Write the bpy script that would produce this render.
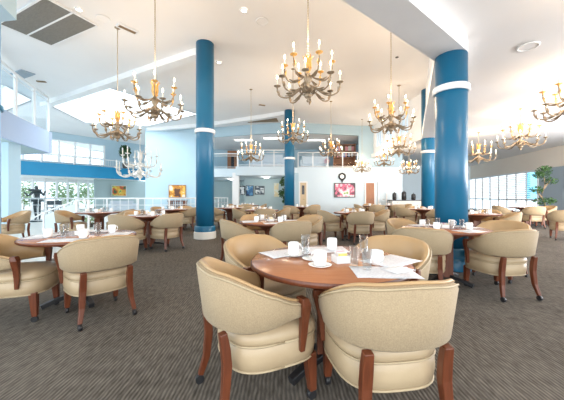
import bpy, bmesh, math, random
from mathutils import Vector, Matrix
PI = math.pi
R = random.Random(7)
S = bpy.context.scene
COL = S.collection
for o in list(bpy.data.objects): bpy.data.objects.remove(o)

# ---------------------------------------------------------------- camera, world, light, exposure
CAMZ, F = 1.2, 275.0
cam_d = bpy.data.cameras.new('camera'); cam = bpy.data.objects.new('camera', cam_d); COL.objects.link(cam)
cam.location = (0, 0, CAMZ); cam.rotation_euler = (PI/2, 0, 0)
cam_d.sensor_width = 36; cam_d.lens = 36*F/564; cam_d.shift_y = -4/564; cam_d.clip_end = 200; cam_d.clip_start = .05
S.camera = cam
w = bpy.data.worlds.new('sky'); S.world = w; w.use_nodes = True
bg = w.node_tree.nodes['Background']
bg.inputs[0].default_value = (.80, .92, 1.0, 1); bg.inputs[1].default_value = 1.9
S.view_settings.view_transform = 'Standard'; S.view_settings.look = 'None'
S.view_settings.gamma = 1; S.view_settings.use_curve_mapping = False
S.view_settings.exposure = 0.6

def area(name, loc, rot, sx, sy, power, col):
    l = bpy.data.lights.new(name, 'AREA'); l.shape = 'RECTANGLE'; l.size = sx; l.size_y = sy
    l.energy = power; l.color = col
    o = bpy.data.objects.new(name, l); COL.objects.link(o); o.location = loc; o.rotation_euler = rot
    return o
# side daylight tilted up to lift the ceilings; the pair behind is added fill
area('fill_behind', (0, -3.8, 1.6), (PI/2+.55, 0, 0), 14, 3.0, 300, (1, .96, .92))  # added fill with no known window, aimed up to brighten the ceiling
area('daylight_right', (13.0, 5, 1.5), (0, PI/2+.35, 0), 2.6, 9, 700, (.97, .96, 1))
area('daylight_left', (-13.5, 3, 2.2), (0, -PI/2-.35, 0), 4, 8, 300, (.84, .94, 1))
area('fill_behind_right', (9, -3.5, 1.9), (PI/2+.06, 0, -.28), 6, 2.4, 480, (1, .93, .86)).data.spread = 1.5  # added fill to brighten the right fascia and the chairs before it
area('daylight_skylight', (-8, 13.8, 7.2), (0, 0, 0), 4.5, 4.5, 260, (.95, .98, 1))

# ---------------------------------------------------------------- materials
def mat(name, col, rough=.6, metal=0, noise=None, bump=None, emit=None, spec=None, sheen=0, trans=0):
    """noise=(scale, second colour, stretch) mixes two own colours; bump=(scale, strength)"""
    m = bpy.data.materials.new(name); m.use_nodes = True; nt = m.node_tree; b = nt.nodes['Principled BSDF']
    def c4(c): return (c[0], c[1], c[2], 1)
    b.inputs['Base Color'].default_value = c4(col); b.inputs['Roughness'].default_value = rough
    b.inputs['Metallic'].default_value = metal
    if spec is not None: b.inputs['Specular IOR Level'].default_value = spec
    if sheen: b.inputs['Sheen Weight'].default_value = sheen
    if trans: b.inputs['Transmission Weight'].default_value = trans
    tc = nt.nodes.new('ShaderNodeTexCoord')
    if noise:
        mp = nt.nodes.new('ShaderNodeMapping'); mp.inputs['Scale'].default_value = noise[2] if len(noise) > 2 else (1, 1, 1)
        n = nt.nodes.new('ShaderNodeTexNoise'); n.inputs['Scale'].default_value = noise[0]; n.inputs['Detail'].default_value = 5
        r = nt.nodes.new('ShaderNodeValToRGB'); r.color_ramp.elements[0].position = .32; r.color_ramp.elements[1].position = .68
        r.color_ramp.elements[0].color = c4(col); r.color_ramp.elements[1].color = c4(noise[1])
        nt.links.new(tc.outputs['Object'], mp.inputs[0]); nt.links.new(mp.outputs[0], n.inputs['Vector'])
        nt.links.new(n.outputs['Fac'], r.inputs[0]); nt.links.new(r.outputs[0], b.inputs['Base Color'])
    if bump:
        n = nt.nodes.new('ShaderNodeTexNoise'); n.inputs['Scale'].default_value = bump[0]; n.inputs['Detail'].default_value = 3
        bp = nt.nodes.new('ShaderNodeBump'); bp.inputs['Strength'].default_value = bump[1]; bp.inputs['Distance'].default_value = .01
        nt.links.new(tc.outputs['Object'], n.inputs['Vector']); nt.links.new(n.outputs['Fac'], bp.inputs['Height'])
        nt.links.new(bp.outputs[0], b.inputs['Normal'])
    if emit:
        b.inputs['Emission Color'].default_value = c4(emit[0]); b.inputs['Emission Strength'].default_value = emit[1]
    return m

M = {}
M['ceiling'] = mat('ceiling_paint', (.84, .84, .845), .9, noise=(.7, (.87, .87, .87)))
M['white'] = mat('white_paint', (.86, .87, .87), .5, noise=(2, (.82, .83, .84)))
M['wall'] = mat('pale_blue_wall', (.44, .60, .70), .8, noise=(.8, (.47, .63, .72)))
M['lilac'] = mat('lilac_blue_fascia', (.40, .49, .66), .75, noise=(.8, (.43, .52, .68)))
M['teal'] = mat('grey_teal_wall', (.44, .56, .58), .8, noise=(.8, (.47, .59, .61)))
M['palewall'] = mat('pale_lower_wall', (.64, .75, .82), .8, noise=(.8, (.66, .77, .84)))
M['greywall'] = mat('grey_blue_wall', (.34, .42, .50), .8, noise=(.8, (.37, .45, .52)))
M['blue'] = mat('blue_column_paint', (.008, .125, .245), .32, noise=(1.5, (.010, .138, .262), (1, 1, .3)), bump=(60, .04))
M['daylitblue'] = mat('daylit_blue_column', (.36, .53, .80), .5, noise=(1.5, (.39, .56, .82)))  # column blue paled in the colour itself to show daylight on it
M['band'] = mat('bright_blue_band', (.006, .24, .47), .55, noise=(1.5, (.008, .26, .49)))
M['tile'] = mat('pale_tile', (.62, .64, .62), .35, noise=(1.2, (.68, .69, .66)))
M['cream'] = mat('cream_back_fabric', (.42, .32, .195), .75, noise=(160, (.33, .245, .148)), bump=(220, .25), sheen=.1)
M['tan'] = mat('tan_vinyl', (.44, .275, .13), .38, noise=(5, (.48, .31, .15)), bump=(90, .05))
M['seat'] = mat('cream_seat_vinyl', (.44, .33, .205), .40, noise=(6, (.48, .37, .235)), bump=(90, .05))
M['piping'] = mat('cream_piping', (.43, .34, .215), .5, noise=(20, (.47, .37, .235)))
M['wood'] = mat('cherry_chair_wood', (.095, .024, .009), .36, noise=(9, (.15, .040, .015), (6, 6, .6)))
M['tabletop'] = mat('cherry_table_top', (.38, .145, .06), .2, noise=(5, (.44, .18, .08), (1, 9, 1)))
M['darkwood'] = mat('dark_pedestal_wood', (.13, .04, .02), .4, noise=(9, (.18, .06, .03), (6, 6, .6)))
M['black'] = mat('black_metal', (.012, .012, .014), .4, noise=(30, (.02, .02, .022)))
M['china'] = mat('white_china', (.88, .88, .87), .18, noise=(3, (.90, .90, .89)))
M['paper'] = mat('printed_paper', (.84, .84, .84), .7, noise=(60, (.60, .58, .61), (1, 2.5, 1)))
M['paperp'] = mat('plain_paper', (.84, .84, .85), .7, noise=(8, (.80, .80, .82)))
M['brass'] = mat('antique_brass', (.22, .16, .10), .45, .55, noise=(14, (.42, .33, .23)))
M['gold'] = mat('gilded_leaf', (.70, .34, .07), .4, .35, noise=(14, (.80, .50, .18)))
M['silver'] = mat('pale_silver_leaf', (.72, .70, .66), .4, .35, noise=(14, (.82, .80, .76)))
M['chain'] = mat('pale_brass_chain', (.46, .38, .27), .45, .3, noise=(14, (.56, .48, .36)))
M['candle'] = mat('candle_sleeve', (.88, .82, .70), .5, noise=(9, (.84, .78, .66)))
M['bulb'] = mat('warm_flame_bulb', (1, .85, .6), .4, emit=((1, .80, .50), 14))
M['lamp'] = mat('downlight_lens', (1, .95, .85), .4, emit=((1, .95, .86), 6))
M['panel'] = mat('light_panel', (.9, .9, .88), .5, emit=((1, .95, .88), 1.1))
M['fascia'] = mat('cream_fascia_paint', (.88, .80, .71), .85, noise=(.7, (.90, .83, .74)))
M['grille'] = mat('grey_grille', (.17, .16, .14), .7, noise=(9, (.23, .215, .19), (1, 14, 1)))
M['brownvent'] = mat('brown_vent', (.19, .12, .06), .6, noise=(9, (.25, .17, .09)))
M['oak'] = mat('oak_door', (.36, .15, .07), .5, noise=(5, (.43, .19, .09), (8, 8, .7)))
M['tandoor'] = mat('tan_door', (.62, .48, .30), .5, noise=(5, (.66, .52, .34), (8, 8, .7)))
M['bark'] = mat('grey_bark', (.20, .14, .09), .85, noise=(20, (.28, .21, .14)))
M['leaf'] = mat('dark_green_leaf', (.022, .075, .02), .55, noise=(6, (.06, .14, .035)))
M['leaf2'] = mat('fresh_green_leaf', (.24, .36, .18), .6, noise=(.7, (.44, .54, .34)))
M['bronze'] = mat('dark_bronze', (.055, .075, .085), .38, .5, noise=(9, (.10, .12, .13)))
M['pot'] = mat('glazed_pot', (.06, .055, .05), .4, noise=(4, (.09, .08, .07)))
M['sofa'] = mat('pale_sofa_fabric', (.60, .66, .72), .8, noise=(4, (.64, .70, .75)))
M['blind'] = mat('grey_blind_slat', (.22, .25, .32), .6, noise=(3, (.26, .29, .36)))
M['granite'] = mat('dark_counter_stone', (.03, .03, .035), .25, noise=(30, (.08, .08, .09)))
M['counter'] = mat('cream_counter_front', (.72, .70, .64), .6, noise=(3, (.76, .74, .68)))
M['pink'] = mat('pink_packet', (.80, .30, .36), .6, noise=(30, (.85, .45, .48)))
M['yellow'] = mat('yellow_packet', (.82, .62, .12), .6, noise=(30, (.86, .70, .25)))
M['bluep'] = mat('blue_packet', (.15, .30, .65), .6, noise=(30, (.3, .45, .75)))
M['lilacp'] = mat('lilac_tag_paper', (.55, .35, .62), .6, noise=(30, (.60, .42, .66)))
M['concrete'] = mat('pale_paving', (.60, .62, .60), .8, noise=(2, (.66, .67, .65)))

def glass_mat(name, tint, a):
    m = bpy.data.materials.new(name); m.use_nodes = True; nt = m.node_tree
    out = nt.nodes['Material Output']; nt.nodes.remove(nt.nodes['Principled BSDF'])
    g = nt.nodes.new('ShaderNodeBsdfGlossy'); g.inputs['Roughness'].default_value = .03
    t = nt.nodes.new('ShaderNodeBsdfTransparent'); t.inputs[0].default_value = (*tint, 1)
    fr = nt.nodes.new('ShaderNodeLayerWeight'); fr.inputs[0].default_value = a; fo_ = fr.outputs['Facing']; ml = nt.nodes.new('ShaderNodeMath'); ml.operation = 'MULTIPLY'; ml.inputs[1].default_value = a*1.6; nt.links.new(fo_, ml.inputs[0])
    mx = nt.nodes.new('ShaderNodeMixShader')
    nt.links.new(ml.outputs[0], mx.inputs[0]); nt.links.new(t.outputs[0], mx.inputs[1]); nt.links.new(g.outputs[0], mx.inputs[2])
    nt.links.new(mx.outputs[0], out.inputs[0]); return m
M['pane'] = glass_mat('window_pane', (.95, .98, 1), .12)
M['glass'] = glass_mat('drinking_glass', (.93, .95, .96), .36)
M['bluepane'] = glass_mat('blue_window_pane', (.58, .84, .95), .12)

# ribbed carpet: cords along the room broken into patches
def carpet():
    m = bpy.data.materials.new('ribbed_carpet'); m.use_nodes = True; nt = m.node_tree; b = nt.nodes['Principled BSDF']; L = nt.links.new
    tc = nt.nodes.new('ShaderNodeTexCoord')
    def noise(scale, st, det=3):
        mp = nt.nodes.new('ShaderNodeMapping'); mp.inputs['Scale'].default_value = st; L(tc.outputs['Object'], mp.inputs[0])
        n = nt.nodes.new('ShaderNodeTexNoise'); n.inputs['Scale'].default_value = scale; n.inputs['Detail'].default_value = det
        L(mp.outputs[0], n.inputs['Vector']); return n
    wv = nt.nodes.new('ShaderNodeTexWave'); wv.bands_direction = 'X'; wv.inputs['Scale'].default_value = 12.5
    wv.inputs['Distortion'].default_value = 2.2; wv.inputs['Detail'].default_value = 2; wv.inputs['Detail Scale'].default_value = .6
    L(tc.outputs['Object'], wv.inputs['Vector'])
    streak = noise(1, (48, 11, 1), 3); patch = noise(1.3, (1, .7, 1), 3)
    a = nt.nodes.new('ShaderNodeMath'); a.operation = 'MULTIPLY'; L(wv.outputs['Fac'], a.inputs[0]); L(streak.outputs['Fac'], a.inputs[1])
    a2 = nt.nodes.new('ShaderNodeMath'); a2.operation = 'MULTIPLY_ADD'; L(patch.outputs['Fac'], a2.inputs[0]); a2.inputs[1].default_value = .35
    a3 = nt.nodes.new('ShaderNodeMath'); a3.operation = 'MULTIPLY_ADD'; L(streak.outputs['Fac'], a3.inputs[0]); a3.inputs[1].default_value = .5; a4 = nt.nodes.new('ShaderNodeMath'); a4.operation = 'MULTIPLY'; a4.inputs[1].default_value = .5; L(a.outputs[0], a4.inputs[0]); L(a4.outputs[0], a3.inputs[2]); L(a3.outputs[0], a2.inputs[2])
    r = nt.nodes.new('ShaderNodeValToRGB'); r.color_ramp.elements[0].position = .28; r.color_ramp.elements[1].position = .82
    r.color_ramp.elements[0].color = (.048, .041, .034, 1); r.color_ramp.elements[1].color = (.205, .182, .155, 1)
    L(a2.outputs[0], r.inputs[0]); L(r.outputs[0], b.inputs['Base Color']); b.inputs['Roughness'].default_value = .95
    b.inputs['Specular IOR Level'].default_value = .1
    bp = nt.nodes.new('ShaderNodeBump'); bp.inputs['Strength'].default_value = .35; bp.inputs['Distance'].default_value = .006
    L(a.outputs[0], bp.inputs['Height']); L(bp.outputs[0], b.inputs['Normal'])
    return m
M['carpet'] = carpet()

def art(name, cols, scale, st=(1, 1, 1), seed=0):
    """flat picture: patches of several colours"""
    m = bpy.data.materials.new(name); m.use_nodes = True; nt = m.node_tree; b = nt.nodes['Principled BSDF']; L = nt.links.new
    tc = nt.nodes.new('ShaderNodeTexCoord'); mp = nt.nodes.new('ShaderNodeMapping')
    mp.inputs['Scale'].default_value = st; mp.inputs['Location'].default_value = (seed, seed*.7, seed*1.3)
    n = nt.nodes.new('ShaderNodeTexNoise'); n.inputs['Scale'].default_value = scale; n.inputs['Detail'].default_value = 2
    r = nt.nodes.new('ShaderNodeValToRGB'); r.color_ramp.interpolation = 'CONSTANT'; e = r.color_ramp.elements
    k = len(cols)
    for i, c in enumerate(cols):
        p = .30 + .40*i/k if i else 0
        if i < 2: e[i].position = p; e[i].color = (*c, 1)
        else: q = e.new(p); q.color = (*c, 1)
    L(tc.outputs['Object'], mp.inputs[0]); L(mp.outputs[0], n.inputs['Vector']); L(n.outputs['Fac'], r.inputs[0]); L(r.outputs[0], b.inputs['Base Color'])
    b.inputs['Roughness'].default_value = .4
    return m

# ---------------------------------------------------------------- mesh helpers
def V(*a): return Vector(a)
class MB:
    def __init__(s): s.bm = bmesh.new()
    def face(s, vs, smooth=False):
        try: f = s.bm.faces.new(vs); f.smooth = smooth; return f
        except ValueError: return None
    def poly(s, pts): s.face([s.bm.verts.new(p) for p in pts]); return s
    def prism(s, plan, z0, z1):
        lo = [s.bm.verts.new((x, y, z0)) for x, y in plan]; hi = [s.bm.verts.new((x, y, z1)) for x, y in plan]; n = len(plan)
        for i in range(n): s.face([lo[i], lo[(i+1) % n], hi[(i+1) % n], hi[i]])
        s.face(lo[::-1]); s.face(hi); return s
    def box(s, x0, x1, y0, y1, z0, z1): return s.prism([(x0, y0), (x1, y0), (x1, y1), (x0, y1)], z0, z1)
    def wall(s, a, b, z0, z1, t=.12):
        """upright slab from a to b, thickness t away to the left of a->b"""
        d = (Vector(b)-Vector(a)).normalized(); n = Vector((-d.y, d.x))*t
        return s.prism([a, b, (b[0]+n.x, b[1]+n.y), (a[0]+n.x, a[1]+n.y)], z0, z1)
    def rings(s, rs, close=True, caps=True, smooth=True):
        vr = [[s.bm.verts.new(p) for p in r] for r in rs]
        for a, b in zip(vr, vr[1:]):
            n = len(a)
            for i in range(n if close else n-1): s.face([a[i], a[(i+1) % n], b[(i+1) % n], b[i]], smooth)
        if caps and close: s.face(vr[0][::-1]); s.face(vr[-1])
        return s
    def lathe(s, prof, n=24, c=(0, 0, 0), caps=True):
        return s.rings([[(c[0]+r*math.cos(2*PI*i/n), c[1]+r*math.sin(2*PI*i/n), c[2]+z) for i in range(n)] for r, z in prof], caps=caps)
    def tube(s, pts, rad, n=8, flat=1.0):
        pts = [Vector(p) for p in pts]; rs = []
        up = V(0, 0, 1)
        for i, p in enumerate(pts):
            t = (pts[min(i+1, len(pts)-1)]-pts[max(i-1, 0)]).normalized()
            u = t.cross(up)
            if u.length < 1e-3: u = t.cross(V(0, 1, 0))
            u.normalize(); v = u.cross(t).normalized(); r = rad[i] if isinstance(rad, (list, tuple)) else rad
            rs.append([p+u*r*math.cos(2*PI*k/n)+v*r*flat*math.sin(2*PI*k/n) for k in range(n)])
        return s.rings(rs)
    def bar(s, pts, w, d, side):
        """square-section bar through pts; widths w (along side) and d"""
        pts = [Vector(p) for p in pts]; side = Vector(side).normalized(); rs = []
        for i, p in enumerate(pts):
            t = (pts[min(i+1, len(pts)-1)]-pts[max(i-1, 0)]).normalized(); v = t.cross(side).normalized()
            a = w[i]/2 if isinstance(w, (list, tuple)) else w/2; b = d[i]/2 if isinstance(d, (list, tuple)) else d/2
            rs.append([p+side*a+v*b, p-side*a+v*b, p-side*a-v*b, p+side*a-v*b])
        return s.rings(rs, smooth=False)
    def ball(s, c, r, n=10, sz=1.0):
        m = n//2+1
        return s.lathe([(max(1e-4, r*math.sin(PI*i/m)), -r*sz*math.cos(PI*i/m)) for i in range(m+1)], n, c)
    def build(s, name, m, parent=None, bevel=0, fix=True):
        if fix: bmesh.ops.recalc_face_normals(s.bm, faces=s.bm.faces)
        me = bpy.data.meshes.new(name); s.bm.to_mesh(me); s.bm.free()
        o = bpy.data.objects.new(name, me); COL.objects.link(o); me.materials.append(M[m] if isinstance(m, str) else m)
        if parent: o.parent = parent
        if bevel:
            b = o.modifiers.new('bevel', 'BEVEL'); b.width = bevel; b.segments = 2; b.limit_method = 'ANGLE'
        return o
def struct(o, label=None):
    o['kind'] = 'structure'
    if label: o['label'] = label
    return o
def tag(o, label, cat, group=None):
    o['label'] = label; o['category'] = cat
    if group: o['group'] = group
    return o
def thing(name, label, cat, loc=(0, 0, 0), rz=0, group=None):
    o = bpy.data.objects.new(name, None); COL.objects.link(o); o.location = loc; o.rotation_euler = (0, 0, rz)
    o.empty_display_size = .1
    return tag(o, label, cat, group)
def kids(o): return CH.get(o.name, [])
CH = {}
def index(root):
    """remember the children of a prototype so that copying needs no scene update"""
    for o in COL.objects:
        if o.parent: CH.setdefault(o.parent.name, [])
    CH.clear()
    for o in COL.objects:
        if o.parent: CH.setdefault(o.parent.name, []).append(o)
def dup(root, loc, rz, label, group=None, scale=1):
    r = root.copy(); COL.objects.link(r); r.location = loc; r.rotation_euler = (0, 0, rz); r.scale = (scale,)*3; r['label'] = label
    if group: r['group'] = group
    for ch in kids(root):
        c = ch.copy(); COL.objects.link(c); c.parent = r
        for g in kids(ch):
            d = g.copy(); COL.objects.link(d); d.parent = c
    return r
def pt(px, py, Y): return ((px-282)*Y/F, Y, CAMZ-(py-196)*Y/F)

# ================================================================ SETTING
HI, LO, LB = 5.56, 3.79, 3.54       # high ceiling, low ceiling, underside of its edge beam
# floor
struct(MB().box(-4.4, 19, -5, 30, -.2, 0).build('floor', 'carpet'), 'grey brown ribbed carpet of the dining room')
struct(MB().box(-4.4-9, -4.4, -5, 4.8, -.2, 0).build('floor_left', 'carpet'), 'grey brown ribbed carpet at the left')
struct(MB().box(-26, -4.4, 4.8, 32, -.2, 0).build('floor_atrium', 'tile'), 'pale tiled floor of the atrium at the left')
struct(MB().box(-60, -26, 4, 60, -.25, -.05).box(-26, -4.4, 32, 60, -.25, -.05).build('floor_terrace', 'concrete'), 'pale terrace outside the atrium glass')

# high ceiling with two skylight openings
sk1 = [(-7.1, 10.9), (-4.5, 14.6), (-8.3, 17.0), (-11.6, 16.2), (-11.0, 12.9)]
sk2 = [(-14.5, 10.7), (-10.9, 10.8), (-11.3, 12.4), (-15, 14.5)]
ME = bmesh.new()
import mathutils.geometry as mg
outer = [(-18, -4), (9, -4), (9, 24), (-18, 28)]
loops = [[Vector((x, y, HI)) for x, y in outer], [Vector((x, y, HI)) for x, y in sk1[::-1]], [Vector((x, y, HI)) for x, y in sk2[::-1]]]
tris = mg.tessellate_polygon(loops); flat = [p for l in loops for p in l]
vs = [ME.verts.new(p) for p in flat]
for t in tris: ME.faces.new([vs[i] for i in t])
c = MB(); c.bm.free(); c.bm = ME
o = struct(c.build('ceiling', 'ceiling'), 'high white ceiling over the dining room')
sm = o.modifiers.new('solid', 'SOLIDIFY'); sm.thickness = .04; sm.offset = 0
for i, sk in enumerate((sk1, sk2)):
    n = len(sk); cx = sum(p[0] for p in sk)/n; cy = sum(p[1] for p in sk)/n
    ins = [(cx+(x-cx)*1.02, cy+(y-cy)*1.02) for x, y in sk]
    b = MB()
    for k in range(n): b.wall(ins[(k+1) % n], ins[k], HI-.02, HI+1.3, .06)
    struct(b.build('trim_skylight_well', 'white'), 'white walls of the skylight well')
    b = MB()
    for k in range(n):
        b.tube([(*ins[k], HI+1.28), (*ins[(k+1) % n], HI+1.28)], .05, 4)
    b.tube([(*ins[0], HI+1.28), (*ins[2], HI+1.28)], .04, 4)
    f = struct(b.build('window_%d' % (i+1), 'white'), 'skylight frame in the high ceiling')
    struct(MB().poly([(x, y, HI+1.3) for x, y in ins]).build('pane', 'pane', f))

# crossing ceiling beams
struct(MB().wall((-2.2, 7.86), (-11.2, 12.72), 5.34, HI-.01, -.3).build('trim_1', 'white'), 'pale ceiling beam from the left blue column')
struct(MB().wall((.36, 13.92), (-4.2, 16.2), 5.34, HI-.01, -.3).wall((-4.2, 16.2), (-8.6, 17.45), 5.34, HI-.01, -.3).build('trim_2', 'white'), 'pale ceiling beam from the far blue column')
struct(MB().wall((-4.75, 17.55), (-.1, 16.25), 4.95, HI-.02, .18).wall((-.1, 16.25), (.8, 16.25), 4.95, HI-.02, .18).wall((.8, 16.25), (4.76, 17), 4.95, HI-.02, .18).build('trim_3', 'wall'), 'pale blue fascia above the mezzanine')
# low ceiling on the right, its edge beam and the high wall above the beam
edge = [(-4.5, -.99), (1.29, 3.42), (2.84, 4.62), (4.4, 7.92), (5.98, 11.25), (5.75, 17.0), (5.75, 24)]
struct(MB().prism(edge+[(18, 24.3), (18, 5), (13, -4), (-4.5, -4)], LO, LO+.08).build('ceiling_low', 'ceiling'), 'low white ceiling at the right')
b = MB()
for p, q in zip(edge[:5], edge[1:6]):
    b.wall(p, q, LB, LO-.002, .24); b.wall(p, q, LB, LO-.002, -.24)
struct(b.build('trim_4', 'white'), 'white beam along the edge of the low ceiling')
b = MB()
for p, q in zip(edge[:4], edge[1:5]): b.wall(p, q, LO, HI-.02, .1)
struct(b.build('wall_upper', 'ceiling'), 'white wall above the low ceiling edge')
b = MB(); p, q = edge[4], edge[5]
b.wall(p, q, LO, LO+.35, .1); b.wall(p, q, HI-.5, HI-.02, .1)
d = Vector(q)-Vector(p)
for t0, t1 in ((0, .25), (.46, .50), (.71, .75), (.96, 1)):
    b.wall(tuple(Vector(p)+d*t0), tuple(Vector(p)+d*t1), LO+.35, HI-.5, .1)
struct(b.build('wall_clerestory', 'ceiling'), 'white wall with the clerestory windows')
w3 = MB()
for t in (.25, .32, .39, .46, .50, .57, .64, .71, .75, .82, .89, .955):
    c0 = Vector(p)+d*t; w3.box(c0.x-.03, c0.x+.03, c0.y-.03, c0.y+.03, LO+.35, HI-.5)
w3 = struct(w3.build('window_3', 'white'), 'clerestory window with thin white bars')
struct(MB().wall(tuple(Vector(p)+d*.25), tuple(Vector(p)+d*.96), LO+.35, HI-.5, .01).build('pane', 'pane', w3))

# back walls
def wall_obj(name, mname, label, segs):
    b = MB()
    for a, c, z0, z1 in segs: b.wall(a, c, z0, z1, .15)
    return struct(b.build(name, mname), label)
wall_obj('wall_blue', 'wall', 'pale blue wall behind the left blue column', [((-8.7, 17.5), (-4.75, 17.5), 0, HI)])
# wall with the two doors and the television
wall_obj('wall_back', 'palewall', 'pale blue back wall under the mezzanine', [((1.0, 17), (7.45, 17), 0, 2.98)])
wall_obj('wall_back_upper', 'wall', 'back wall beside the mezzanine opening', [((4.75, 17), (5.8, 17), 2.98, HI-.02), ((5.8, 17), (7.45, 17), 2.98, LO)])
struct(MB().box(7.3, 7.45, 17.15, 24, 0, LO).build('wall_return', 'wall'))
wall_obj('wall_far_right', 'palewall', 'far wall of the right hand bay', [((7.3, 24), (16.45, 24), 0, LO)])
wall_obj('wall_under_mezzanine', 'teal', 'grey teal wall below the mezzanine', [((-2.6, 19), (1.2, 19), 0, 2.6)])
struct(MB().box(.35, 1.0, 16.6, 17.3, 0, 2.6).build('wall_pier', 'wall'), 'pale pier behind the far blue column')
struct(MB().box(-2.98, -2.6, 16.5, 16.9, 0, 2.6).build('wall_post', 'white'), 'white square pier under the mezzanine')
wall_obj('wall_lobby', 'teal', 'dim lobby wall below the left mezzanine', [((-6, 22), (-2.6, 22), 0, 2.6)])
# mezzanine slab and its rooms
struct(MB().prism([(-4.75, 17.5), (-2.75, 17.5), (-2.75, 16.3), (.3, 16.3), (.95, 17.05), (4.75, 17.05), (5.7, 17.05), (5.7, 17.15), (5.8, 23), (-6, 23), (-6, 17.65)], 2.42, 2.95).build('trim_5', 'palewall'), 'mezzanine floor slab')
wall_obj('wall_mezzanine', 'wall', 'blue grey wall inside the mezzanine', [((-6, 22.5), (5.8, 22.5), 2.95, HI-.02)])
struct(MB().prism([(-6, 17.75), (-4.75, 17.75), (-.1, 16.45), (.8, 16.45), (4.75, 17.18), (5.75, 17.18), (5.75, 22.5), (-6, 22.5)], 5.0, 5.05).build('ceiling_mezzanine', 'ceiling'))
struct(MB().box(5.6, 5.74, 17.15, 22.5, 2.95, 5.0).build('wall_mezzanine_right', 'wall'))
# left atrium: blue band, upper wall with windows, lower glass wall
A, Bq = Vector((-16.6, 16.4)), Vector((-11.0, 23.65))
dd = (Bq-A); du = dd.normalized(); nn = Vector((-du.y, du.x))
def al(t, off=0): q = A+dd*t+nn*off; return (q.x, q.y)
struct(MB().wall(al(0), al(1), 2.52, 3.38, .12).build('trim_6', 'band'), 'bright blue band along the upper floor')
struct(MB().prism([al(0, .12), al(1, .12), al(1, 6), al(0, 6)], 2.6, 3.3).build('trim_7', 'white'), 'upper floor slab behind the blue band')
b = MB(); off = .45
b.wall(al(0, off), al(1, off), 5.05, HI-.02, .12); b.wall(al(0, off), al(1, off), 3.3, 3.5, .12)
b.wall(al(.60, off), al(1, off), 3.5, 5.05, .12)
struct(b.build('wall_left_upper', 'wall'), 'pale blue upper wall above the blue band')
b = MB()
for i in range(7):
    t = i*.1; q = al(t, off); b.box(q[0]-.05, q[0]+.05, q[1]-.05, q[1]+.05, 3.5, 5.05)
for z in (3.5, 4.02, 4.55, 5.0): b.wall(al(0, off-.03), al(.6, off-.03), z, z+.05, .05)
w4 = struct(b.build('window_4', 'white'), 'tall white windows above the blue band')
struct(MB().wall(al(0, off+.05), al(.6, off+.05), 3.5, 5.05, .01).build('pane', 'pane', w4))
b = MB()
for i in range(12):
    q = al(i*.08, 5); b.box(q[0]-.06, q[0]+.06, q[1]-.06, q[1]+.06, 0, 2.6)
b.wall(al(0, 5), al(.9, 5), 2.3, 2.6, .1); b.wall(al(0, 5), al(.9, 5), 0, .12, .1)
w5 = struct(b.build('window_5', 'white'), 'white framed glass wall at the far left')
struct(MB().wall(al(0, 5.05), al(.9, 5.05), 0, 2.4, .01).build('pane', 'pane', w5))
b = MB(); b.wall(al(.62, 3.0), al(1.25, 3.0), 0, 2.6, .15)
struct(b.build('wall_left_lower', 'teal'), 'grey teal wall behind the white railing')
# right window wall, curving
rw = [(13.2, 9.0), (14.05, 12.4), (14.62, 15.7), (15.45, 19.6), (16.5, 24.2)]
b = MB()
for p, q in zip(rw, rw[1:]):
    b.wall(q, p, 2.98, LO, .2)
    b.wall(q, p, 2.72, 2.98, .05)
struct(b.build('wall_right_fascia', 'fascia'), 'curved white fascia over the right windows')
struct(MB().wall(rw[1], rw[0], 0, 2.75, .04).wall(rw[2], rw[1], 0, 2.75, .04).build('wall_right', 'greywall'), 'grey blue wall behind the potted tree')
b = MB(); bl = MB(); gp = MB()
for p, q in ((rw[2], rw[3]), (rw[3], rw[4])):
    P, Q = Vector(p), Vector(q); D = Q-P; N = Vector((D.y, -D.x)).normalized()
    for i in range(5):
        c0 = P+D*(i/4) if i < 4 or q == rw[4] else None
        if c0: b.box(c0.x-.03, c0.x+.03, c0.y-.045, c0.y+.045, 0, 2.72)
    b.wall(p, q, .92, 1.02, .06); b.wall(p, q, .0, .12, .1); b.wall(p, q, 2.6, 2.72, .08)
    gp.wall(tuple(P+N*.1), tuple(Q+N*.1), 0, 2.7, .01)
    for k in range(13):
        z = 1.1+k*.118
        if q == rw[3]: p2 = P+D*.25
        else: p2 = P
        bl.wall(tuple(p2+N*.2), tuple(Q+N*.2), z, z+.045, .02)
w6 = struct(b.build('window_6', 'white'), 'wide white framed window wall at the right')
struct(gp.build('pane', 'pane', w6)); struct(bl.build('blind', 'blind', w6))
P, Q = Vector(rw[2]), Vector(rw[3]); D = Q-P
struct(MB().wall(tuple(P+D*.01+V(.05, 0).to_2d() if False else P+D*.01), tuple(P+D*.24), 1.02, 2.6, .01).build('pane', 'bluepane', w6), 'blue tinted end pane')

# left balcony and its posts
bal = [(-7.6, 6.5), (-8.5, 8.0), (-9.15, 9.5), (-9.6, 10.7), (-9.95, 11.75)]
b = MB()
for p, q in zip(bal, bal[1:]): b.wall(p, q, 3.05, 3.95, .12)
b.wall(bal[-1], (-15.5, 13.2), 3.05, 3.95, -.12)
struct(b.build('trim_8', 'lilac'), 'lilac blue balcony fascia at the left')
struct(MB().prism([(x-.13, y) for x, y in bal]+[(-15.5, 13.1), (-15.5, 6.5)], 3.06, 3.3).build('trim_9', 'teal'), 'underside of the left balcony')
struct(MB().box(-10.2, -9.45, 9.5, 9.95, 0, 3.06).build('wall_left_pier', 'wall'), 'pale blue pier under the left balcony')
struct(MB().box(-14.5, -10.2, 9.75, 9.9, 0, 3.06).build('wall_left_near', 'wall'))
struct(MB().prism([(-4.98, 5.16), (-4.62, 4.05), (-6.2, 3.9), (-6.6, 5.4)], 4.5, HI-.01).build('trim_10', 'wall'), 'pale blue boxed drop under the high ceiling')

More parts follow.
